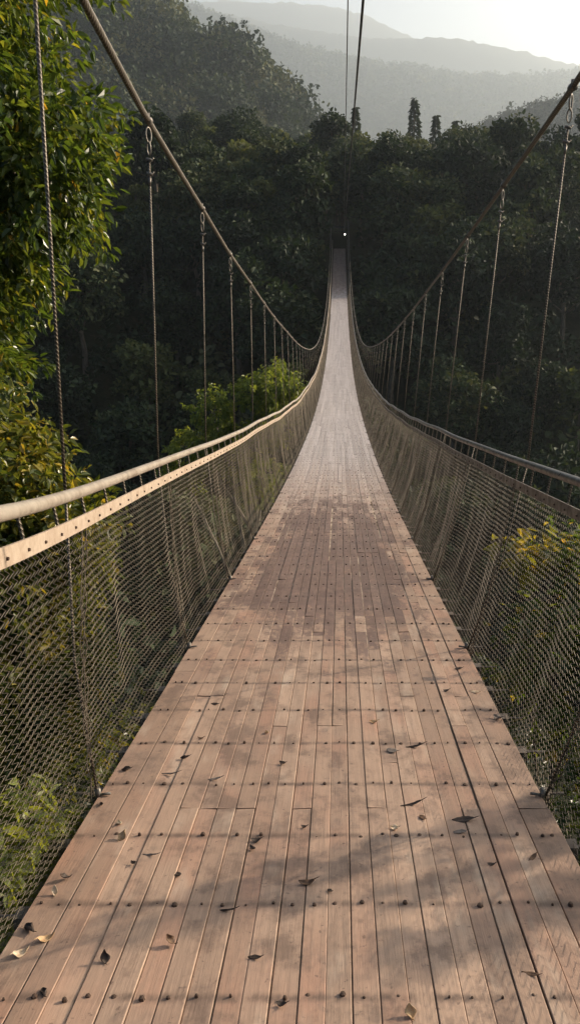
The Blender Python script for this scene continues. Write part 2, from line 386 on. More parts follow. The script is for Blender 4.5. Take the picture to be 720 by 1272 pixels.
for s, cx, cz in ((-1, cab_xL, cab_zL), (1, cab_xR, cab_zR)):
    ys = np.concatenate([along(0.25, -3.0, 12), along(0.8, 12.4, 130.0)])
    m = MB(); m.tube(np.stack([cx(ys), ys, cz(ys)], -1), 0.0158, 10)
    add('main_cable', m.mesh('main_cable', M['cable'], True), bridge)

# balusters
rest = MB()
for s, rx, bx in ((-1, rail_xL, bar_xL), (1, rail_xR, bar_xR)):
    for t in range(int(126 / 0.39)):
        y = 1.22 + t * 0.39
        p = [(float(bx(y)) + s * 0.007, y, float(bar_z(y, s)) - 0.02), (float(rx(y)), y, float(rail_z(y, s)))]
        if t < 50:
            m = MB(); m.tube(p, 0.0055, 6); add('baluster', m.mesh('baluster', M['hanger']), bridge)
        else: rest.tube(p, 0.0055, 4, False)
add('far_balusters', rest.mesh('far_balusters', M['hanger']), bridge, kind='stuff')

# hangers: wire rope with shackle and grips, carried on down to the deck edge
def ring(mb, c, ax, a, b, r, n=14, ns=6):
    ang = np.linspace(0, 2 * math.pi, n, endpoint=False)
    pts = [(c[0] + ax[0] * a * math.cos(t), c[1] + ax[1] * a * math.cos(t), c[2] + b * math.sin(t)) for t in ang]
    mb.tube(pts, r, ns, closed=True)
def hanger_geo(s, y, rope, fit):
    if s < 0: cx, cz, rx = float(cab_xL(y)), float(cab_zL(y)), float(rail_xL(y))
    else: cx, cz, rx = float(cab_xR(y)), float(cab_zR(y)), float(rail_xR(y))
    zr = float(rail_z(y, s)); zd = float(deck_z(y))
    top = np.array([cx, y, cz]); rb = np.array([rx + s * 0.034, y, zr]); foot = np.array([s * 0.905, y, zd - 0.05])
    d = rb - top; d /= np.linalg.norm(d)
    body = max(0.12, min(0.30, (top[2] - rb[2]) * 0.3))
    st = top + d * body * 0.62
    mid = (st + rb) / 2 + np.array([0, 0.006, 0])
    rope.tube([st, mid, rb], 0.006, 7)
    rope.tube([rb, rb * 0.5 + foot * 0.5 + np.array([s * 0.035, 0, 0]), foot], 0.0055, 6)
    if fit is not None:
        n_ = body / 0.30
        cl, sh, ft = fit
        cl.tube([top + (0, -0.026, 0), top + (0, 0.026, 0)], 0.0225, 8)
        cl.box(top + (0, 0, 0.024 * n_), (0.018, 0.02, 0.026))
        ring(sh, top + d * 0.07 * n_, (0.6, 0.8, 0), 0.018, 0.038 * n_, 0.0045)
        ring(sh, top + d * 0.135 * n_, (0.9, -0.4, 0), 0.012, 0.034 * n_, 0.004)
        for q in (0.19, 0.26):
            p = top + d * q * n_
            sh.tube([p + (-0.017, 0, 0.004), p + (0.017, 0, -0.004)], 0.0085, 6)
            sh.tube([p + (0.012, 0.0, -0.006), p + (0.024, 0.0, 0.010)], 0.0045, 5)
        sh.tube([top + d * 0.28 * n_, top + d * 0.32 * n_], [0.009, 0.0065], 6)
        ft.tube([foot + (0, 0, 0.03), foot + (0, 0, 0.085)], 0.012, 7)
        ft.tube([foot + (0, 0, 0.055), foot + (-s * 0.05, 0.0, 0.062)], 0.006, 6)
def lace_geo(s, y, bx):
    m = MB()
    for dy in (-0.022, 0.006, 0.028):
        u = np.linspace(0, 1, 26)
        zz = deck_z(y) - 0.06 + (bar_z(y, s) - deck_z(y) + 0.05) * u
        xx = s * 0.93 + (float(bx(y)) - s * 0.93) * u + s * 0.012 * np.sin(u * 3.1) * 1.2 + 0.004 * np.sin(u * 40 + dy * 100)
        m.tube(np.stack([xx, y + dy + 0.010 * np.sin(u * 46 + dy * 200) + 0.02 * np.sin(u * 4 + y), zz], -1), 0.0024, 4, False)
    return m
restr = MB()
HY = [0.75 + 1.95 * k for k in range(66) if 0.75 + 1.95 * k < 127]
for s in (-1, 1):
    for kk, y in enumerate(HY):
        if kk < 50:
            rp, ft = MB(), (MB(), MB(), MB()); hanger_geo(s, y, rp, ft)
            h = add('hanger', rp.mesh('hanger', M['hanger'], True), bridge)
            for nm, g_ in zip(('clamp', 'shackle', 'foot_clip'), ft): add(nm, g_.mesh(nm, M['galv'], True), h)
            add('lacing_wire', lace_geo(s, y, bar_xL if s < 0 else bar_xR).mesh('lacing_wire', M['net' if s < 0 else 'net_shade'], True), h)
        else: hanger_geo(s, y, restr, None)
add('far_hangers', restr.mesh('far_hangers', M['hanger'], True), bridge, kind='stuff')

# chain-link net on both sides, laced to bar and deck edge
def net(s, bx, pitch, ya, yb, r):
    n = int((yb - ya) / pitch); cell = 0.030 if pitch < 0.08 else 0.07; rows = int(1.2 / (cell / 2)) + 1
    yc = ya + (np.arange(n) + 0.5) * pitch
    k = np.arange(rows); u = k / (rows - 1)                       # 0 at the deck, 1 at the bar
    zig = ((k % 2) * 2 - 1) * (pitch * 0.54)
    Yg = yc[:, None] + zig[None, :]
    U = np.broadcast_to(u[None, :], Yg.shape)
    zb = deck_z(Yg) - 0.07; zt = bar_z(Yg, s) - 0.005
    ph = ((Yg - 0.75) / 1.95) % 1.0
    sag = np.sin(math.pi * ph) ** 0.8
    xb = s * 0.935; xt = bx(Yg) + s * 0.006
    x = xb + (xt - xb) * U
    bel = np.sin(math.pi * np.clip(U, 0, 1))
    x = x + s * bel * (0.05 * sag - 0.012 + 0.006 * np.sin(Yg * 11.0 + 3 * U + s) + 0.003 * np.sin(Yg * 23.0 + 1.7 * np.sin(Yg)) + 0.012 * np.sin(Yg * 5.1 + 4.0 * U))
    x = x + ((k % 2) * 2 - 1)[None, :] * r * 0.6
    Z = zb + (zt - zb) * U - 0.02 * bel * sag
    Yp = Yg + 0.02 * np.sin(U * 5 + Yg * 1.3) * bel
    P = np.stack([x, Yp, Z], -1)                                   # n, rows, 3
    offs = np.array([[1, 0, 0], [-0.5, 0.87, 0], [-0.5, -0.87, 0]]) * r
    V = (P[:, :, None, :] + offs[None, None]).reshape(-1, 3)
    base = (np.arange(n)[:, None] * rows + np.arange(rows - 1)[None, :])[:, :, None] * 3
    j = np.arange(3)[None, None, :]; j2 = (j + 1) % 3
    q = np.stack([base + j, base + j2, base + 3 + j2, base + 3 + j], -1).reshape(-1, 4)
    return V, q
for s, bx in ((-1, bar_xL), (1, bar_xR)):
    m = MB()
    m.put(*net(s, bx, 0.043, Y0, 45.0, 0.0017)); m.put(*net(s, bx, 0.10, 45.0, Y1 - 0.5, 0.0040))
    nt = add('safety_net', m.mesh('safety_net', M['net' if s < 0 else 'net_shade'], True), bridge)
# overhead cables strung above the walkway, and the gate at the far bank
def overhead(pts, r, sag):
    a, b = map(np.array, pts); t = np.linspace(0, 1, 60)[:, None]
    p = a + (b - a) * t; p[:, 2] -= (sag * 4 * t * (1 - t))[:, 0]
    m = MB(); m.tube(p, r, 8); return m.mesh('overhead_cable', M['black'], True)
add('overhead_cable', overhead([(0.293, -2.0, 2.63), (0.72, 128.6, 0.62)], 0.016, 0.0), label='thicker black cable strung overhead down the middle of the bridge', cat='cable')
add('overhead_cable', overhead([(0.17, -2.0, 5.75), (0.66, 128.6, 0.70)], 0.014, 0.0), label='thinner overhead cable just beside the thicker black one', cat='cable')
gate = add('gate_tower', None, label='dark steel gateway at the far end of the bridge', cat='gateway'); gate.location = (0, 129, -1.7)
for s in (-1, 1):
    m = MB(); m.box((s * 1.42, 0, 1.6), (0.26, 0.3, 4.6)); m.box((s * 1.42, 0, 0.1), (0.6, 0.7, 0.5)); m.box((s * 1.42, 0, 3.93), (0.34, 0.38, 0.06))
    add('post', m.mesh('gate_post', M['steel']), gate)
m = MB(); m.box((0, 0, 3.2), (2.56, 0.2, 0.3)); m.box((0, 0, 2.55), (2.56, 0.1, 0.1))
for x in (-0.8, 0, 0.8): m.box((x, 0, 2.82), (0.07, 0.08, 0.44))
add('lintel', m.mesh('gate_lintel', M['steel']), gate)
n = NT('lamp_glow'); e = n.n('ShaderNodeEmission'); e.inputs[0].default_value = C(1, 0.97, 0.9); e.inputs[1].default_value = 7.0
M['glow'] = n.done(e.outputs[0])
lamp = add('lamp', None, label='tiny bright lamp hanging at the far gateway', cat='lamp'); lamp.location = (0.82, 128.7, 0.45)
m = MB(); m.tube([(0, 0, -0.07), (0, 0, -0.02), (0, 0, 0.06)], [0.05, 0.085, 0.05], 10); add('bulb', m.mesh('lamp_bulb', M['glow'], True), lamp)
m = MB(); m.tube([(0, 0, 0.06), (0, 0, 0.12)], [0.1, 0.03], 10); m.tube([(0, 0, 0.12), (0, 0.1, 0.42)], 0.012, 6); add('hood', m.mesh('lamp_hood', M['steel'], True), lamp)

# ------------------------------------------------------------------ terrain
F, CT, ST = 990.0, math.cos(math.atan(341 / 990)), math.sin(math.atan(341 / 990))
def ridge_table(Y, tab, lower=0.0):
    xs, zs = [], []
    for px, py in tab:
        yc = (636 - py) / F; zc = Y / (CT + yc * ST)
        xs.append((px - 422) / F * zc + 0.08); zs.append(zc * (-ST + yc * CT) - lower)
    return np.array(xs), np.array(zs)
RIDGES = {
 'E': (222.0, 26.0, 70.0, ridge_table(222, [(-200,130),(0,150),(100,158),(160,158),(240,148),(270,140),(300,136),(340,158),(375,152),(420,155),(470,160),(520,172),(560,176),(600,176),(640,192),(680,182),(720,170),(900,150)], 16.5)),
 'D': (640.0, 90.0, 110.0, ridge_table(640, [(-300,-120),(0,-60),(100,-8),(150,6),(180,12),(225,24),(250,42),(290,46),(300,52),(318,72),(330,96),(345,108),(368,116),(390,165),(430,330),(600,420)], 14.0)),
 'C': (1050.0, 140.0, 160.0, ridge_table(1050, [(380,420),(480,300),(560,182),(600,156),(640,140),(660,134),(700,124),(720,116),(900,80),(1200,20)], 12.0)),
 'B': (4000.0, 600.0, 450.0, ridge_table(4000, [(-400,-20),(180,-5),(240,15),(300,40),(360,62),(410,77),(480,92),(525,92),(560,101),(640,104),(720,97),(900,80),(1200,60)], 8.0)),
 'A': (5300.0, 400.0, 350.0, ridge_table(5300, [(-400,0),(200,2),(300,25),(360,38),(410,46),(470,52),(500,51),(535,47),(570,49),(610,58),(660,68),(720,82),(900,110),(1300,140)], 0.0)),
 'G': (6300.0, 350.0, 400.0, ridge_table(6300, [(-500,0),(100,-3),(360,4),(420,10),(455,20),(500,42),(560,72),(620,105),(720,130),(1200,160)], 0.0)),
}
_seeds = np.random.default_rng(11).uniform(0, 6.28, (24, 3))
def fbm(x, y, L, octs=5):
    out = np.zeros_like(x); amp = 1.0; tot = 0
    for o in range(octs):
        a, b, c = _seeds[o * 2], _seeds[o * 2 + 1], _seeds[(o * 3 + 5) % 24]
        k = 2 * math.pi / L
        th = a[1]; u = x * math.cos(th) + y * math.sin(th); v = -x * math.sin(th) + y * math.cos(th)
        out += amp * np.sin(k * u + a[0] + 1.3 * np.sin(k * 0.7 * v + b[0])) * np.cos(k * 0.83 * v + c[0] + 0.9 * np.sin(k * 0.9 * u + b[1]))
        tot += amp; amp *= 0.52; L *= 0.47
    return out / tot
BY = [-600, -60, -8, -1, 0.4, 2.0, 5, 10, 20, 40, 62, 80, 105, 124, 127.5, 140, 165, 200, 260, 330, 480, 900, 3000, 7500]
BZ = [60, 6, -1.9, -2.3, -4.2, -6.0, -8, -11, -17, -29, -37, -33, -18, -5.5, -1.9, -1.0, 1, 0, -12, -10, -5, -10, -20, -20]
def ground_z(x, y):
    x = np.asarray(x, float); y = np.asarray(y, float)
    z = np.interp(y, BY, BZ)
    d = np.clip((np.abs(x) - 5) / 20, 0, 1)
    z = z + fbm(x, y, 70.0) * 4.5 * d + fbm(x + 500, y, 400.0) * 20 * np.clip((y - 250) / 400, 0, 1)
    # the bank falls away to the left and right of the walkway at the near end
    for k, (yc, w0, w1, (tx, tz)) in RIDGES.items():
        cr = np.interp(x, tx, tz)
        rough = {'E': 4.0, 'D': 22, 'C': 7, 'B': 28, 'A': 40, 'G': 50}[k]
        cr = cr + fbm(x + yc, y * 0.6, yc * 0.25) * rough * (0.3 if k in 'ABG' else 0.5)
        w = np.where(y < yc, w0, w1)
        g = np.exp(-((y - yc) / (w * 1.6)) ** 2)
        low = z
        z = np.where(cr > low, low + (cr - low) * g, z)
    return z
ys = np.concatenate([np.linspace(-600, -20, 30), np.linspace(-16, 240, 170), np.geomspace(243, 7300, 340)])
us = np.linspace(-1, 1, 281); us = np.sign(us) * np.abs(us) ** 1.25
GX = us[None, :] * (60 + 0.95 * np.abs(ys))[:, None]; GY = np.broadcast_to(ys[:, None], GX.shape)
GZ = ground_z(GX, GY)
bump = np.random.default_rng(5).normal(0, 1, GX.shape)
GZ = GZ + np.where(GY > 1500, bump * np.clip(GY / 1000, 0, 4.5) * 1.0, 0)
nr, nc = GX.shape
i = np.arange(nr - 1)[:, None] * nc; j = np.arange(nc - 1)[None, :]
q = np.stack([i + j, i + j + 1, i + nc + j + 1, i + nc + j], -1).reshape(-1, 4)
add('ground', mesh_np('ground', np.stack([GX, GY, GZ], -1), q, smooth=True, mats=[M['ground']]), kind='structure', label='wooded gorge floor and mountain slopes')

# ------------------------------------------------------------------ foliage
def leaves(c, d, nrm, L, Wd, fold=0.25, droop=0.12):
    """leaf blades: centre-base c, direction d, normal nrm -> verts, quads (two per leaf)"""
    d = d / (np.linalg.norm(d, axis=1)[:, None] + 1e-9)
    s = np.cross(d, nrm); s /= np.linalg.norm(s, axis=1)[:, None] + 1e-9
    n_ = np.cross(s, d)
    L = np.broadcast_to(L, (len(c),))[:, None]; Wd = np.broadcast_to(Wd, (len(c),))[:, None]
    p0 = c; p3 = c + d * L - n_ * L * droop * 1.6
    a = c + d * L * 0.3; b = c + d * L * 0.68 - n_ * L * droop * 0.5
    l1 = a + s * Wd * 0.5 + n_ * Wd * fold; r1 = a - s * Wd * 0.5 + n_ * Wd * fold
    l2 = b + s * Wd * 0.4 + n_ * Wd * fold * 0.8; r2 = b - s * Wd * 0.4 + n_ * Wd * fold * 0.8
    V = np.stack([p0, l1, l2, p3, r2, r1], 1).reshape(-1, 3)
    k = np.arange(len(c))[:, None] * 6
    q = np.stack([k + np.array([[0, 1, 2, 3]]), k + np.array([[0, 3, 4, 5]])], 1).reshape(-1, 4)
    return V, q
def unit(n, g):
    v = g.normal(size=(n, 3)); return v / np.linalg.norm(v, axis=1)[:, None]

def crown_twigs(lobes, per, leaf, g, spread=0.36, hollow=0.45, droop_w=0.9, tint=(0.45, 0.25), yellow=0.04, perleaf=28):
    """crown from lobes [(x,y,z,rx,ry,rz,weight)]: leafy twigs through each lobe's volume"""
    cs, ds = [], []
    for (x, y, z, rx, ry, rz, w) in lobes:
        n_ = int(per * w)
        u = unit(n_, g); rad = (hollow + (1 - hollow) * g.random(n_) ** 0.6)[:, None]
        wobv = 1 + 0.18 * np.sin(u[:, :1] * 5 + x) + 0.15 * np.sin(u[:, 2:] * 7 + y)
        cs.append(u * rad * wobv * np.array([rx, ry, rz]) + np.array([x, y, z])); ds.append(u)
    cs = np.vstack(cs); ds = np.vstack(ds)
    m = len(cs)
    td = ds + np.array([0, 0, -0.15]) + g.normal(0, 0.5, (m, 3)); td /= np.linalg.norm(td, axis=1)[:, None]
    tw = g.normal(0.0, 1.0, m)
    C_ = np.repeat(cs, perleaf, 0); T = np.repeat(td, perleaf, 0)
    k = len(C_)
    tt = g.uniform(-1, 1, k)[:, None]
    side = unit(k, g); side -= T * (side * T).sum(1)[:, None]; side /= np.linalg.norm(side, axis=1)[:, None]
    pos = C_ + T * tt * spread + side * g.random(k)[:, None] * spread * 0.35
    dirs = side * 0.8 + T * 0.55 + np.array([0, 0, -droop_w]) * g.uniform(0.3, 1.1, k)[:, None]
    nr_ = np.array([0.15, 0, 0.8]) + g.normal(0, 0.7, (k, 3)) + side * 0.5
    Ls = leaf * g.uniform(0.45, 1.35, k)
    V, q = leaves(pos, dirs, nr_, Ls, Ls * g.uniform(0.40, 0.56, k), 0.16, 0.15)
    t = np.clip(tint[0] + np.repeat(tw, perleaf) * tint[1] * 0.5 + g.normal(0, tint[1] * 0.6, k), 0, 0.9)
    t = np.where(g.random(k) < yellow, g.uniform(0.92, 1.0, k), t)
    return V, q, np.repeat(t, 2), cs

def trunk_mesh(base, top, r0, lobes, twigs, g, mat, ntw=90, r1=None):
    m = MB(); base = np.array(base, float); top = np.array(top, float)
    t = np.linspace(0, 1, 9)[:, None]
    bend = g.normal(0, 0.18, 3) * np.array([1, 1, 0])
    P = base + (top - base) * t + bend * np.sin(t * math.pi) + 0.12 * r0 * g.normal(size=(9, 3))
    m.tube(P, r0 * (1.15 - 0.85 * t[:, 0]), 10)
    H = np.linalg.norm(top - base)
    for (x, y, z, rx, ry, rz, w) in lobes:
        c = np.array([x, y, z])
        s = P[min(8, max(3, int(8 * (0.35 + 0.6 * g.random()))))]
        if s[2] > c[2]: s = P[4]
        mid = (s + c) / 2 + np.array([0, 0, 0.1 * H * 0.3])
        lr = r0 * 0.42
        tt = np.linspace(0, 1, 7)[:, None]
        L = (1 - tt) ** 2 * s + 2 * tt * (1 - tt) * mid + tt ** 2 * c + g.normal(0, 0.04, (7, 3)) * rx * 0.4
        m.tube(L, lr * (1 - 0.75 * tt[:, 0]), 7)
        near = twigs[np.argsort(((twigs - c) ** 2).sum(1))]
        pick = near[g.integers(0, max(1, min(len(near), len(near) // len(lobes) + 5)), max(4, ntw // len(lobes)))]
        for p in pick:
            a = L[g.integers(3, 7)]; md = (a + p) / 2 + g.normal(0, 0.08, 3) * rx
            m.tube([a, md, p], [lr * 0.22, lr * 0.14, lr * 0.05], 5, False)
    return m.mesh('trunk', mat, True)

def near_tree(name, label, cat, base, top, r0, lobes, per, leaf, mat, seed, bark='bark', group=None, extra=None, **kw):
    g = np.random.default_rng(seed)
    b = np.array(base, float)
    root = add(name, None, label=label, cat=cat, group=group); root.location = base
    lb = [(x - b[0], y - b[1], z - b[2], rx, ry, rz, w) for (x, y, z, rx, ry, rz, w) in lobes]
    V, q, t, cs = crown_twigs(lb, per, leaf, g, **kw)
    if extra:
        V2, q2, t2, c2 = crown_twigs([(x - b[0], y - b[1], z - b[2], r, r, r, w) for (x, y, z, r, w) in extra], 10, 0.065, g, spread=0.07, hollow=0.1, perleaf=8, tint=(0.42, 0.25))
        V, q, t, cs = np.vstack([V, V2]), np.vstack([q, q2 + len(V)]), np.concatenate([t, t2]), np.vstack([cs, c2])
    add('crown', mesh_np('crown', V, q, attrs={'tint': t}, mats=[mat]), root)
    add('trunk', trunk_mesh((0, 0, 0), np.array(top) - b, r0, lb, cs, g, M[bark]), root)
    return root

# big glossy-leaved tree on the left
near_tree('broadleaf_tree', 'big glossy green broadleaf tree rising above the left handrail', 'tree', (-6.3, 9.2, -10.2), (-5.6, 9.2, 3.6), 0.26,
          [(-4.15, 9.0, 2.1, 1.6, 1.6, 1.5, 1.7), (-3.35, 9.0, 0.75, 0.95, 1.2, 0.95, 1.1), (-4.1, 9.3, -0.1, 1.1, 1.3, 0.95, 1.2), (-3.75, 9.0, 3.5, 1.2, 1.5, 1.1, 1.1),
           (-5.9, 9.4, 1.2, 1.5, 1.6, 2.0, 1.4), (-5.6, 9.4, 4.0, 1.6, 1.8, 1.4, 0.9), (-4.0, 9.0, -1.25, 0.6, 0.9, 0.55, 0.25), (-5.2, 9.2, -1.3, 0.9, 1.0, 0.8, 0.5)],
          320, 0.115, M['leaf_big'], 21, spread=0.3, perleaf=26, tint=(0.48, 0.26), yellow=0.010, droop_w=0.5)
near_tree('broadleaf_tree', 'yellowing broadleaf tree below the big one, peeping over the left handrail', 'tree', (-4.6, 7.4, -9.2), (-3.9, 7.4, -2.2), 0.17,
          [(-3.35, 7.2, -2.2, 0.85, 0.9, 1.0, 1.1), (-2.85, 7.1, -2.75, 0.7, 0.8, 0.75, 1.0), (-4.1, 7.4, -1.6, 0.9, 0.9, 0.7, 0.8), (-4.2, 7.4, -2.8, 1.0, 1.0, 1.0, 0.8),
           (-3.0, 7.0, -3.9, 0.8, 0.8, 0.7, 0.55), (-2.7, 6.8, -4.7, 0.7, 0.7, 0.6, 0.3), (-3.6, 7.2, -4.6, 0.8, 0.8, 0.8, 0.35)],
          330, 0.095, M['leaf_yel'], 22, spread=0.25, perleaf=26, tint=(0.5, 0.3), yellow=0.05, droop_w=0.6)
near_tree('leafy_shrub', 'light green leafy shrub just outside the net at the bottom left of the deck', 'shrub', (-1.9, 2.6, -6.9), (-1.25, 2.35, -2.6), 0.03,
          [(-1.10, 2.36, -2.03, 0.10, 0.17, 0.13, 2.2), (-1.12, 2.16, -2.06, 0.10, 0.16, 0.14, 2.2), (-1.05, 2.55, -2.22, 0.07, 0.15, 0.1, 0.9), (-1.10, 2.0, -2.28, 0.1, 0.14, 0.14, 1.0), (-1.2, 2.4, -2.55, 0.16, 0.2, 0.16, 0.9), (-1.25, 2.2, -2.8, 0.16, 0.2, 0.16, 0.6)],
          36, 0.062, M['leaf_lime'], 23, spread=0.065, perleaf=13, tint=(0.88, 0.18), yellow=0.0, droop_w=1.6)
# bright tree down in the gorge
near_tree('bright_tree', 'sunlit lime green tree growing up from the gorge behind the left hangers', 'tree', (-4.6, 31.5, -24.5), (-3.6, 31.5, -7.5), 0.2,
          [(-2.45, 31.5, -5.6, 1.05, 1.2, 0.85, 1.5), (-3.4, 31.2, -5.75, 0.85, 0.9, 0.65, 0.7), (-4.95, 31.4, -6.6, 0.8, 0.9, 0.95, 1.0), (-5.9, 31.6, -8.2, 1.0, 1.0, 0.85, 1.0), (-4.3, 31.4, -8.2, 1.2, 1.1, 1.0, 1.2),
           (-2.8, 31.5, -7.3, 1.0, 1.0, 0.8, 0.9), (-6.4, 31.6, -9.4, 0.9, 0.9, 0.7, 0.6), (-3.2, 31.4, -9.3, 1.3, 1.1, 1.0, 0.9)],
          95, 0.15, M['leaf_lime'], 24, 'bark_pale', spread=0.24, perleaf=24, tint=(0.55, 0.3), yellow=0.0, hollow=0.6)
# added leaf sprays out of view, set sunward to streak the deck with shadow
SHADOW_SPRAYS = []; sr = random.Random(4)
SX, SY, SE = math.sin(R(SUN_AZ)), math.cos(R(SUN_AZ)), math.tan(R(SUN_EL))
for cc, r_, n_, t0 in ((-1.99, 0.06, 30, 4.2), (-1.90, 0.06, 30, 5.0), (-1.70, 0.035, 24, 4.4), (-1.50, 0.06, 20, 3.8), (-1.42, 0.05, 18, 4.6)):
    for k in range(n_):
        al = sr.uniform(-0.7, 1.0) if cc < -1.75 else sr.uniform(0.0, 1.1)
        px_, py_ = SY * cc + SX * (al + 0.95), -SX * cc + SY * (al + 0.95)
        t_ = t0 + sr.uniform(-0.5, 0.5); j_ = sr.gauss(0, r_ * 0.3)
        SHADOW_SPRAYS.append((px_ + SX * t_ + SY * j_, py_ + SY * t_ - SX * j_, float(deck_z(py_)) + SE * t_, r_, 0.1))
# tree at the right whose crown shows over and through the right-hand net
near_tree('broadleaf_tree', 'dark leafy tree growing up behind the right net, top level with its handrail', 'tree', (4.7, 5.2, -10.0), (4.2, 5.2, -1.6), 0.2,
          [(2.6, 6.8, -2.95, 0.55, 0.8, 0.5, 0.7), (3.5, 6.2, -2.75, 0.8, 0.9, 0.6, 0.9), (3.0, 5.4, -3.2, 0.9, 1.0, 0.8, 0.9), 
           (2.4, 4.6, -4.0, 0.8, 0.9, 0.7, 0.6), (1.9, 6.0, -3.6, 0.5, 0.8, 0.6, 0.4), (4.2, 5.0, -1.9, 0.9, 0.9, 0.8, 0.6)],
          120, 0.105, M['leaf_big'], 25, extra=SHADOW_SPRAYS, spread=0.27, perleaf=20, tint=(0.42, 0.28), yellow=0.05)
near_tree('leafy_shrub', 'spray of bright yellow-green leaves close behind the right net', 'shrub', (2.7, 7.6, -10.5), (2.2, 7.4, -3.5), 0.045,
          [(2.25, 7.4, -2.98, 0.36, 0.4, 0.18, 1.0), (1.8, 7.3, -2.95, 0.22, 0.25, 0.12, 0.5)], 14, 0.15, M['leaf_yel'], 26, spread=0.16, perleaf=9, tint=(0.78, 0.12), yellow=0.1)
near_tree('leafy_shrub', 'low dark shrub with small glinting leaves beneath the right edge of the deck', 'shrub', (2.6, 4.8, -8.4), (2.4, 4.7, -5.8), 0.06,
          [(2.3, 4.6, -5.2, 0.7, 0.8, 0.5, 1.0), (3.0, 4.9, -5.0, 0.7, 0.8, 0.5, 0.8), (1.9, 4.2, -6.0, 0.6, 0.7, 0.5, 0.7), (2.9, 3.9, -5.6, 0.7, 0.7, 0.5, 0.7)],
          70, 0.075, M['leaf_yel'], 27, spread=0.2, perleaf=20, tint=(0.3, 0.25), yellow=0.03)

# undergrowth covering the near bank
g = np.random.default_rng(31)
N = 26000
ux = g.uniform(-26, 26, N); uy = g.uniform(-2.0, 46, N) ; keep = (np.abs(ux) < 3 + 0.75 * (uy + 4))
ux, uy = ux[keep], uy[keep]
hgt = np.abs(fbm(ux, uy, 6.0, 3)) * 2.6 * g.random(len(ux)) + 0.1
lim = np.where(np.abs(ux) < 2.6, deck_z(uy) - 0.7, 50.0)
uz = np.minimum(ground_z(ux, uy) + hgt, lim)
pos = np.stack([ux, uy, uz], -1); k = len(pos)
V, q = leaves(pos, unit(k, g) + np.array([0, 0, -0.3]), np.array([0, 0, 1.0]) + g.normal(0, 0.6, (k, 3)), g.uniform(0.16, 0.42, k), g.uniform(0.08, 0.2, k), 0.15, 0.15)
add('undergrowth', mesh_np('undergrowth', V, q, attrs={'tint': np.repeat(np.clip(g.normal(0.35, 0.25, k), 0, 1), 2)}, mats=[M['leaf_under']]), kind='stuff', label='tangled green undergrowth on the near bank below the deck')

# forest trees: a few shapes, each with its own crown and trunk
def forest_crown(seed, Rr, H, n_lobes, per):
    g = np.random.default_rng(seed); lob = []
    for a in range(n_lobes):
        th = g.uniform(0, 6.28); rr = Rr * 0.62 * math.sqrt(g.random()); zz = H * g.uniform(0.5, 0.9)
        zz -= 0.25 * H * (rr / Rr) ** 2
        s_ = Rr * g.uniform(0.3, 0.48)
        lob.append((rr * math.cos(th), rr * math.sin(th), zz, s_, s_, s_ * g.uniform(0.6, 0.85)))
    Vs, Qs, Ts, n0 = [], [], [], 0
    for (x, y, z, rx, ry, rz) in lob:
        u = unit(per, g); u[:, 2] = np.abs(u[:, 2]) * np.where(g.random(per) < 0.8, 1, -0.6)
        rad = (0.72 + 0.36 * g.random(per))[:, None]
        c = u * rad * np.array([rx, ry, rz]) + np.array([x, y, z])
        d = unit(per, g) + u * 0.4 + np.array([0, 0, -0.25]); nn = u + g.normal(0, 0.6, (per, 3))
        L = g.uniform(0.35, 0.95, per)
        V, q_ = leaves(c, d, nn, L, L * g.uniform(0.45, 0.75, per), 0.14, 0.12)
        Vs.append(V); Qs.append(q_ + n0); n0 += len(V)
        Ts.append(np.repeat(np.clip(g.normal(0.45, 0.2, per) + g.uniform(-0.15, 0.15), 0, 1), 2))
    tm = MB(); t = np.linspace(0, 1, 7)[:, None]
    P = np.array([0, 0, 0]) + np.array([g.uniform(-.6, .6), g.uniform(-.6, .6), H * 0.72]) * t + g.normal(0, 0.1, (7, 3))
    tm.tube(P, 0.34 * (1.2 - 0.9 * t[:, 0]), 7)
    for (x, y, z, rx, ry, rz) in lob[:8]:
        a = P[int(g.integers(3, 6))]; c = np.array([x, y, z - 0.2 * rz])
        tm.tube([a, (a + c) / 2 + (0, 0, -0.3), c], [0.15, 0.1, 0.04], 5, False)
    return np.vstack(Vs), np.vstack(Qs), np.concatenate(Ts), tm
def conifer_crown(seed, Rr, H):
    g = np.random.default_rng(seed); n_ = 1700
    u = g.random(n_) ** 1.35; z = H * (0.12 + 0.88 * u); tier = 0.88 + 0.12 * np.cos(z * 2 * math.pi / (H / 11))
    r = Rr * 1.25 * (1 - u) ** 1.1 * tier * (0.35 + 0.65 * np.sqrt(g.random(n_))) + 0.08; th = g.uniform(0, 6.28, n_)
    lean = 0.25 * np.sin(th * 3 + z)
    c = np.stack([r * np.cos(th), r * np.sin(th), z - 0.25 * r + lean * 0.3], -1)
    d = np.stack([np.cos(th), np.sin(th), -0.3 + 0 * th], -1) + g.normal(0, 0.35, (n_, 3)); L = g.uniform(0.4, 0.9, n_)
    V, q_ = leaves(c, d, np.array([0, 0, 1.0]) + g.normal(0, 0.5, (n_, 3)), L, L * 0.4, 0.1, 0.2)
    tm = MB(); tm.tube([(0, 0, 0), (0.05, 0, H * 0.5), (0, 0.05, H * 0.98)], [0.28, 0.16, 0.03], 7)
    return V, q_, np.repeat(np.clip(g.normal(0.45, 0.25, n_), 0, 1), 2), tm
kinds = []
SPEC = [(41, 5.4, 15.0, 20, 150, 'leaf_forest'), (42, 6.4, 17.5, 26, 150, 'leaf_forest'), (43, 4.4, 14.0, 15, 150, 'leaf_olive'), (44, 5.0, 19.0, 22, 140, 'leaf_forest'), (45, 6.0, 13.5, 22, 150, 'leaf_forest'), (46, 3.4, 17.5, 14, 140, 'leaf_olive')]
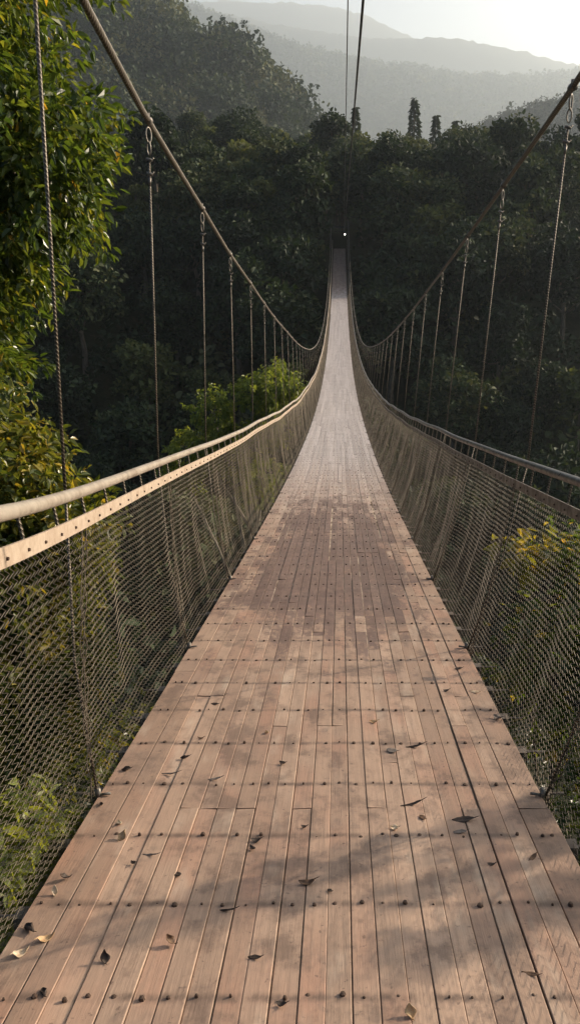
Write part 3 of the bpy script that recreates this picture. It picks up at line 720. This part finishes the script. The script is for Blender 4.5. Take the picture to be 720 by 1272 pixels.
for sd, Rr, H, nl, per, mt in SPEC:
    V, q, t, tm = forest_crown(sd, Rr, H, nl, per)
    kinds.append((mesh_np('forest_crown', V, q, attrs={'tint': t}, mats=[M[mt]]), tm.mesh('forest_trunk', M['bark'], True), H, Rr))
con = []
for sd, Rr, H in ((51, 2.3, 17.0), (52, 1.9, 15.0)):
    V, q, t, tm = conifer_crown(sd, Rr, H)
    con.append((mesh_np('conifer_crown', V, q, attrs={'tint': t}, mats=[M['leaf_conifer']]), tm.mesh('conifer_trunk', M['bark'], True), H, Rr))
def plant(name, kind, x, y, z, s, rot, label, group, cat='tree'):
    r = add(name, None, label=label, cat=cat, group=group); r.location = (x, y, z - 0.4); r.scale = (s, s, s) if name == 'conifer_tree' else (s, s, s * random.Random(x).uniform(0.92, 1.1)); r.rotation_euler = (0, 0, rot)
    add('crown', kind[0], r); add('trunk', kind[1], r)
    return r
pts = []
for x, y, ki, s in ((6.4, 119, 3, 1.08), (-6.2, 117, 3, 1.08), (6.4, 127, 3, 0.95), (-6.4, 127, 3, 0.95),(0.6, 147, 1, 1.0), (-4.6, 143, 0, 1.1), (5.2, 144, 4, 1.15), (-9, 149, 3, 0.9), (10.5, 150, 1, 0.95),(6.6, 101, 0, 1.15), (9.2, 109, 4, 1.2), (13, 116, 2, 1.15), (-7.0, 99, 1, 1.1), (-7.2, 107, 0, 1.2), (-8.4, 115, 4, 1.15), (-13, 124, 2, 1.1), (-13, 103, 3, 1.1), (-13, 112, 1, 1.1), (-14, 121, 3, 1.0), (-8.5, 133, 3, 0.95), (-13, 130, 0, 1.0),(9, 112, 0, 1.05), (15, 106, 1, 1.0), (14, 119, 3, 1.0), (21, 113, 1, 1.05), (20, 126, 0, 1.15), (27, 119, 3, 1.0), (9, 125, 2, 1.1), (14, 133, 1, 1.0), (26, 133, 3, 1.1), (33, 126, 0, 1.1), (21, 141, 1, 1.1), (8.5, 136, 3, 0.9), (29, 106, 1, 1.0), (35, 138, 1, 1.0)):
    plant('forest_tree', kinds[ki], x, y, float(ground_z(x, y)), s, x, 'tall dark tree standing close beside the far end of the deck', 'trees shading the far end of the bridge')
    pts.append((x, y, kinds[ki][3] * s))
FR = random.Random(9)
tries = 0
while len(pts) < 292 and tries < 60000:
    tries += 1
    y = FR.uniform(60, 232) if len(pts) < 250 else FR.uniform(195, 232)
    zc = y * CT + 4
    x = FR.uniform(-0.435 * zc - 3, 0.305 * zc + 4)
    gz = float(ground_z(x, y))
    ki = FR.choices(range(6), [3, 2, 1, 2, 2, 1] if y < 165 else [2, 1, 3, 2, 1, 3])[0]; s = FR.uniform(0.7, 1.15) if y < 196 else FR.uniform(0.6, 1.12)
    R_ = kinds[ki][3] * s; H_ = kinds[ki][2] * s
    if abs(x) < R_ + 1.8 and y < 133 and gz + H_ > float(deck_z(min(y, 128))) - 1.2: continue
    if abs(x) < 1.8 and y < 138: continue
    if any((x - a) ** 2 + (y - b) ** 2 < (0.62 * (R_ + c)) ** 2 for a, b, c in pts): continue
    pts.append((x, y, R_))
    crest = y > 196
    plant('forest_tree', kinds[ki], x, y, gz, s, FR.uniform(0, 6.28),
          'leafy forest tree standing along the hazy crest of the hill beyond the bridge' if crest else 'dark broadleaf forest tree on the shaded hillside beyond the bridge',
          'trees along the crest beyond the bridge' if crest else 'forest trees on the shaded far hillside')
def crest_xy(px, Y):
    zc = Y / (CT + (636 - 150) / F * ST); return (px - 422) / F * zc + 0.08
for px, Y, ki, s, lb in ((514, 226, 0, 33.5, 'tallest dark pointed conifer standing out above the forest crest'),
                         (541, 232, 1, 30.4, 'paler slender conifer just right of the tallest one on the crest'),
                         (565, 236, 1, 29.6, 'small hazy conifer, rightmost of the pointed trees on the crest'),
                         (441, 234, 1, 32.6, 'thin pointed conifer on the crest between the overhead cables')):
    x = crest_xy(px, Y)
    s = (s - float(ground_z(x, Y)) + 0.4) / con[ki][2]
    plant('conifer_tree', con[ki], x, Y, float(ground_z(x, Y)), s, 1.0, lb, 'conifers on the crest')

# far woods that read as one mass each
def woods(name, label, n_, fx, fy, rad, cards, csz, seed, lift=0.6, mat='leaf_forest'):
    g = np.random.default_rng(seed); x, y = fx(g, n_), fy(g, n_)
    z = ground_z(x, y)
    R_ = rad * (0.5 + 0.9 * g.random(n_) ** 1.6)
    Vs, Qs, Ts, n0 = [], [], [], 0
    u = unit(n_ * cards, g); u[:, 2] = np.abs(u[:, 2]) * 1.1 - 0.1
    rr = (0.7 + 0.4 * g.random(n_ * cards))[:, None]
    Rr = np.repeat(R_, cards)[:, None]
    c = np.repeat(np.stack([x, y, z + R_ * lift], -1), cards, 0) + u * rr * Rr * np.array([1, 1, 1.05]) * (1 + 0.25 * np.sin(u[:, :1] * 6 + np.repeat(x, cards)[:, None]))
    L = Rr[:, 0] * csz * g.uniform(0.6, 1.3, len(c))
    V, q_ = leaves(c, unit(len(c), g) + np.array([0, 0, -0.2]), u + g.normal(0, 0.5, (len(c), 3)), L, L * 0.75, 0.12, 0.1)
    t = np.repeat(np.clip(np.repeat(g.normal(0.42, 0.30, n_), cards) + g.normal(0, 0.07, len(c)), 0, 1), 2)
    add(name, mesh_np(name, V, q_, attrs={'tint': t}, mats=[M[mat]]), kind='stuff', label=label)
woods('distant_forest', 'bluish forest covering the steep hill at the left', 900, lambda g, n: g.uniform(-390, 0, n), lambda g, n: g.uniform(480, 690, n), 11.5, 230, 0.19, 61)
woods('distant_forest', 'hazy forest on the spur at the right', 1500, lambda g, n: g.uniform(80, 450, n), lambda g, n: g.uniform(840, 1120, n), 9.0, 70, 0.3, 62)
woods('distant_forest', 'pale forest along the long ridge in the haze', 5000, lambda g, n: g.uniform(-1300, 1500, n), lambda g, n: g.uniform(3200, 4100, n), 19.0, 30, 0.45, 63)
woods('gorge_forest', 'dark low growth and saplings filling the gorge between the bigger trees', 2600, lambda g, n: np.where(g.random(n) < 0.58, g.uniform(-125, -5.5, n), g.uniform(5.5, 95, n)), lambda g, n: g.uniform(46, 240, n), 3.4, 110, 0.24, 64)

# ------------------------------------------------------------------ dry leaves on the deck
def dry_leaf_mesh(seed, L, Wd, curl, fold, twist):
    g = np.random.default_rng(seed); nu, nv = 9, 5
    V = []
    for a in range(nu):
        u = a / (nu - 1); w = Wd * (math.sin(math.pi * min(1, u * 0.97 + 0.02) ** 0.85) ** 0.9) + 0.001
        ang = curl * (u - 0.5)
        yb = (math.sin(ang) / curl * L) if abs(curl) > 1e-3 else (u - 0.5) * L
        zb = ((1 - math.cos(ang)) / curl * L) if abs(curl) > 1e-3 else 0
        for b in range(nv):
            v = (b / (nv - 1) - 0.5)
            f = fold * (1 + 0.4 * math.sin(u * 5 + seed)); th = v * f
            xx = math.sin(th) / f * w if abs(f) > 1e-3 else v * w
            zz = (1 - math.cos(th)) / f * w if abs(f) > 1e-3 else 0
            tw = twist * (u - 0.5)
            V.append((xx * math.cos(tw) - zz * math.sin(tw) + g.normal(0, 0.0006), yb - zz * math.sin(ang), zb + xx * math.sin(tw) + zz * math.cos(ang) + g.normal(0, 0.0006)))
    V = np.array(V)
    q = [[a * nv + b, a * nv + b + 1, (a + 1) * nv + b + 1, (a + 1) * nv + b] for a in range(nu - 1) for b in range(nv - 1)]
    return V, q
def dry_leaf(x, y, L, Wd, rot, style, mat, label, k):
    curl, fold, twist, lift = {'flat': (0.5, 0.5, 0.3, 0), 'curl': (2.2, 1.6, 0.9, 0), 'roll': (0.9, 4.6, 0.5, 0), 'up': (1.6, 2.0, 1.2, 0), 'twig': (0.8, 3.0, 0.6, 0)}[style]
    V, q = dry_leaf_mesh(k, L, Wd, curl, fold, twist)
    if style == 'up':
        a = 0.9; V = np.stack([V[:, 0], V[:, 1] * math.cos(a) - V[:, 2] * math.sin(a), V[:, 1] * math.sin(a) + V[:, 2] * math.cos(a)], -1)
    V[:, 2] -= V[:, 2].min()
    m = MB(); m.put(V, q)
    st = V[0:5].mean(0)
    m.tube([st, st + np.array([0.004, -L * 0.22, 0.002])], [0.0014, 0.0009], 5)
    slope = 0.21
    o = add('dry_leaf', m.mesh('dry_leaf', mat, True), label=label, cat='dry leaf', group='dry leaves fallen on the deck')
    sol = o.modifiers.new('thick', 'SOLIDIFY'); sol.thickness = 0.0011
    o.location = (x, y, float(deck_z(y)) + 0.003); o.rotation_euler = (-math.atan(0.2), 0, rot)
    return o
D_, B_, T_, PL, GR = M['dry_dark'], M['dry_brown'], M['dry_tan'], M['dry_pale'], M['dry_grey']
LV = [
 (-0.759, 2.480, .05, .03, 0.4, 'curl', PL, 'small curled pale leaf with a wide dark shadow, just above the upright tan leaf'),
 (-0.716, 2.380, .06, .045, -0.6, 'up', T_, 'upright tan leaf on the bolt row near the left edge'),
 (-0.852, 2.924, .06, .045, 1.5, 'roll', D_, 'rounded dark leaf on the left edge, farthest up of the edge leaves'),
 (-0.871, 2.626, .035, .028, 0.3, 'roll', D_, 'tiny round dark leaf on the left edge above the pale curled leaf'),
 (-0.842, 2.129, .05, .035, 2.0, 'up', D_, 'dark upright leaf on the left edge above the small pale-tan one'),
 (-0.848, 2.054, .045, .028, 0.2, 'up', PL, 'small pale-tan upright leaf on the left edge just above a bolt row'),
 (-0.858, 1.872, .075, .06, 0.8, 'roll', D_, 'big rolled black leaf on the left edge of the deck'),
 (-0.795, 1.829, .08, .035, -0.9, 'curl', T_, 'long curled golden-tan leaf beside the big rolled black one'),
 (-0.844, 1.767, .075, .035, -0.8, 'curl', PL, 'pale tan leaf at the left edge, lowest of the edge leaves'),
 (-0.592, 1.744, .05, .035, 0.3, 'up', D_, 'dark pointed leaf standing up, right of the golden-tan leaf'),
 (-0.421, 1.815, .05, .04, 1.1, 'up', B_, 'brown cupped leaf alone between two shadow bands'),
 (-0.637, 2.222, .035, .02, 0.9, 'curl', D_, 'small dark curled scrap under the thin pale twig'),
 (-0.590, 2.271, .075, .012, 1.35, 'twig', GR, 'thin grey twig-like leaf right of the upright tan leaf'),
 (-0.469, 2.156, .032, .028, 0.4, 'flat', D_, 'small square dark leaf scrap left of centre'),
 (-0.223, 2.364, .06, .035, 1.4, 'curl', D_, 'crumpled dark leaf lying on a bolt row near the middle'),
 (-0.235, 2.312, .045, .025, 0.6, 'curl', D_, 'small dark scrap hanging below the crumpled leaf on the bolt row'),
 (-0.585, 3.680, .06, .03, 1.2, 'flat', D_, 'flat dark leaf, farthest of the leaves on the left half'),
 (-0.582, 3.247, .05, .018, 1.2, 'curl', B_, 'thin bent brown leaf below the faint shadow line'),
 (-0.618, 3.041, .055, .04, 1.7, 'roll', D_, 'dark hooded leaf between two bolt rows at the left'),
 (-0.650, 2.886, .1, .014, 1.45, 'twig', GR, 'long thin pale stick of leaf at the left'),
 (-0.452, 2.842, .075, .018, 1.6, 'flat', GR, 'flat grey-brown sliver right of the long thin stick'),
 (-0.174, 2.985, .05, .03, 1.0, 'curl', D_, 'dark curled leaf just above the third bolt row, middle of the deck'),
 (-0.027, 2.106, .085, .035, 1.5, 'curl', B_, 'large brown leaf lying alone at the centre'),
 (0.046, 2.067, .025, .015, 0.7, 'flat', D_, 'tiny dark scrap right of the large brown leaf'),
 (-0.166, 1.753, .05, .018, 1.4, 'flat', D_, 'flat dark sliver near the bottom, left of the middle'),
 (-0.074, 1.573, .045, .02, 1.3, 'curl', D_, 'dark scrap on the lowest bolt row'),
 (0.263, 1.540, .05, .04, 0.2, 'up', T_, 'bright tan leaf standing at the very bottom of the picture'),
 (0.366, 2.626, .12, .018, 1.75, 'twig', D_, 'long slim dark leaf above the white-edged one'),
 (0.397, 2.527, .045, .03, 0.5, 'flat', B_, 'small oval brown leaf between the slim dark and big dark ones'),
 (0.286, 2.446, .05, .04, 1.2, 'curl', PL, 'curled pale leaf with a bright upper edge on the bolt row'),
 (0.553, 2.510, .11, .04, 1.45, 'flat', D_, 'biggest dark ragged leaf, on the right half of the deck'),
 (0.528, 2.424, .065, .025, 1.5, 'flat', GR, 'flat grey leaf just below the biggest dark one'),
 (-0.054, 2.458, .035, .018, 1.2, 'curl', D_, 'little brown-black leaf above the bolt row, middle of the deck'),
 (0.429, 3.158, .11, .02, 1.65, 'twig', D_, 'bent dark leaf like a twig, on the far right part'),
 (0.318, 3.116, .07, .05, 1.0, 'flat', GR, 'crumpled grey leaf left of the bent dark twig-like one'),
 (0.250, 3.437, .07, .035, 1.3, 'curl', T_, 'curled tan-brown leaf beyond the crumpled grey one'),
 (0.826, 3.856, .07, .03, 1.0, 'flat', PL, 'flat pale leaf across the right edge board'),
 (0.794, 4.239, .06, .03, 1.5, 'flat', D_, 'flat dark leaf, farthest of those by the right edge'),
 (0.671, 3.868, .05, .03, 1.4, 'curl', D_, 'small dark leaf left of the flat pale one by the right edge'),
 (0.611, 1.686, .06, .018, 1.2, 'flat', B_, 'narrow brown leaf low on the right, between shadow bands'),
 (0.604, 2.212, .04, .02, 1.3, 'curl', D_, 'small dark scrap on the right below a bolt row'),
 (0.757, 2.256, .06, .02, 2.3, 'flat', B_, 'slanted brown leaf near the right edge boards'),
 (-0.276, 3.311, .04, .03, 0.4, 'curl', T_, 'small tan curled leaf left of the middle, beyond the third bolt row'),
 (-0.272, 1.964, .07, .016, 1.5, 'roll', D_, 'slim dark clump of leaf lying along the second bolt row'),
 (-0.719, 1.613, .05, .035, 0.5, 'roll', D_, 'small rolled dark leaf at the bottom left corner'),
 (0.882, 3.488, .08, .06, 0.8, 'curl', GR, 'crumpled grey leaf caught at the right edge of the deck'),
]
for k, a in enumerate(LV): dry_leaf(a[0], a[1], a[2] * 0.8, a[3] * 0.8, *a[4:], k + 1)

# ------------------------------------------------------------------ air, light, camera
hz = MB(); hz.box((0, 3400, 770), (16400, 8300, 1700))
nh = NT('haze_air'); nh.m.node_tree.nodes.remove(nh.out); nh.out = nh.t.nodes.new('ShaderNodeOutputMaterial')
pv = nh.t.nodes.new('ShaderNodeVolumePrincipled')
pv.inputs['Color'].default_value = C(0.75, 0.885, 1.0); pv.inputs['Density'].default_value = 0.00022; pv.inputs['Anisotropy'].default_value = 0.45
nh.t.links.new(pv.outputs[0], nh.out.inputs['Volume'])
add('haze', hz.mesh('haze', nh.m), kind='stuff', label='pale morning haze hanging over the valley')

w = bpy.data.worlds.new('World'); scene.world = w; w.use_nodes = True
nt_ = w.node_tree; nt_.nodes.clear()
wo = nt_.nodes.new('ShaderNodeOutputWorld'); bg = nt_.nodes.new('ShaderNodeBackground'); sk = nt_.nodes.new('ShaderNodeTexSky')
sk.sky_type = 'NISHITA'; sk.sun_disc = False; sk.sun_elevation = R(SUN_EL); sk.sun_rotation = R(SUN_AZ); sk.air_density = 0.8; sk.dust_density = 5.0
bg.inputs['Strength'].default_value = 0.055
nt_.links.new(sk.outputs[0], bg.inputs[0]); nt_.links.new(bg.outputs[0], wo.inputs[0])
sl = bpy.data.lights.new('sun', 'SUN'); sl.energy = 5.0; sl.angle = R(0.5); sl.color = (1.0, 0.83, 0.64)
so = bpy.data.objects.new('sun', sl); COL.objects.link(so)
sd = Vector((math.sin(R(SUN_AZ)) * math.cos(R(SUN_EL)), math.cos(R(SUN_AZ)) * math.cos(R(SUN_EL)), math.sin(R(SUN_EL))))
so.rotation_euler = (-sd).to_track_quat('-Z', 'Y').to_euler()

cam = bpy.data.cameras.new('camera'); co = bpy.data.objects.new('camera', cam); COL.objects.link(co)
cam.sensor_fit = 'VERTICAL'; cam.sensor_height = 24.0; cam.lens = 24.0 * 990 / 1272
cam.shift_x = -62 / 1272; cam.clip_start = 0.05; cam.clip_end = 30000
co.location = (0.08, 0, 0); co.rotation_euler = (R(90) - math.atan(341 / 990), 0, 0)
scene.camera = co

scene.view_settings.view_transform = 'Standard'; scene.view_settings.look = 'None'
scene.view_settings.exposure = 1.8; scene.view_settings.gamma = 1.0
cy = scene.cycles
cy.use_denoising = True
cy.max_bounces = 8; cy.diffuse_bounces = 3; cy.glossy_bounces = 3; cy.transmission_bounces = 4; cy.volume_bounces = 0
cy.caustics_reflective = False; cy.caustics_refractive = False
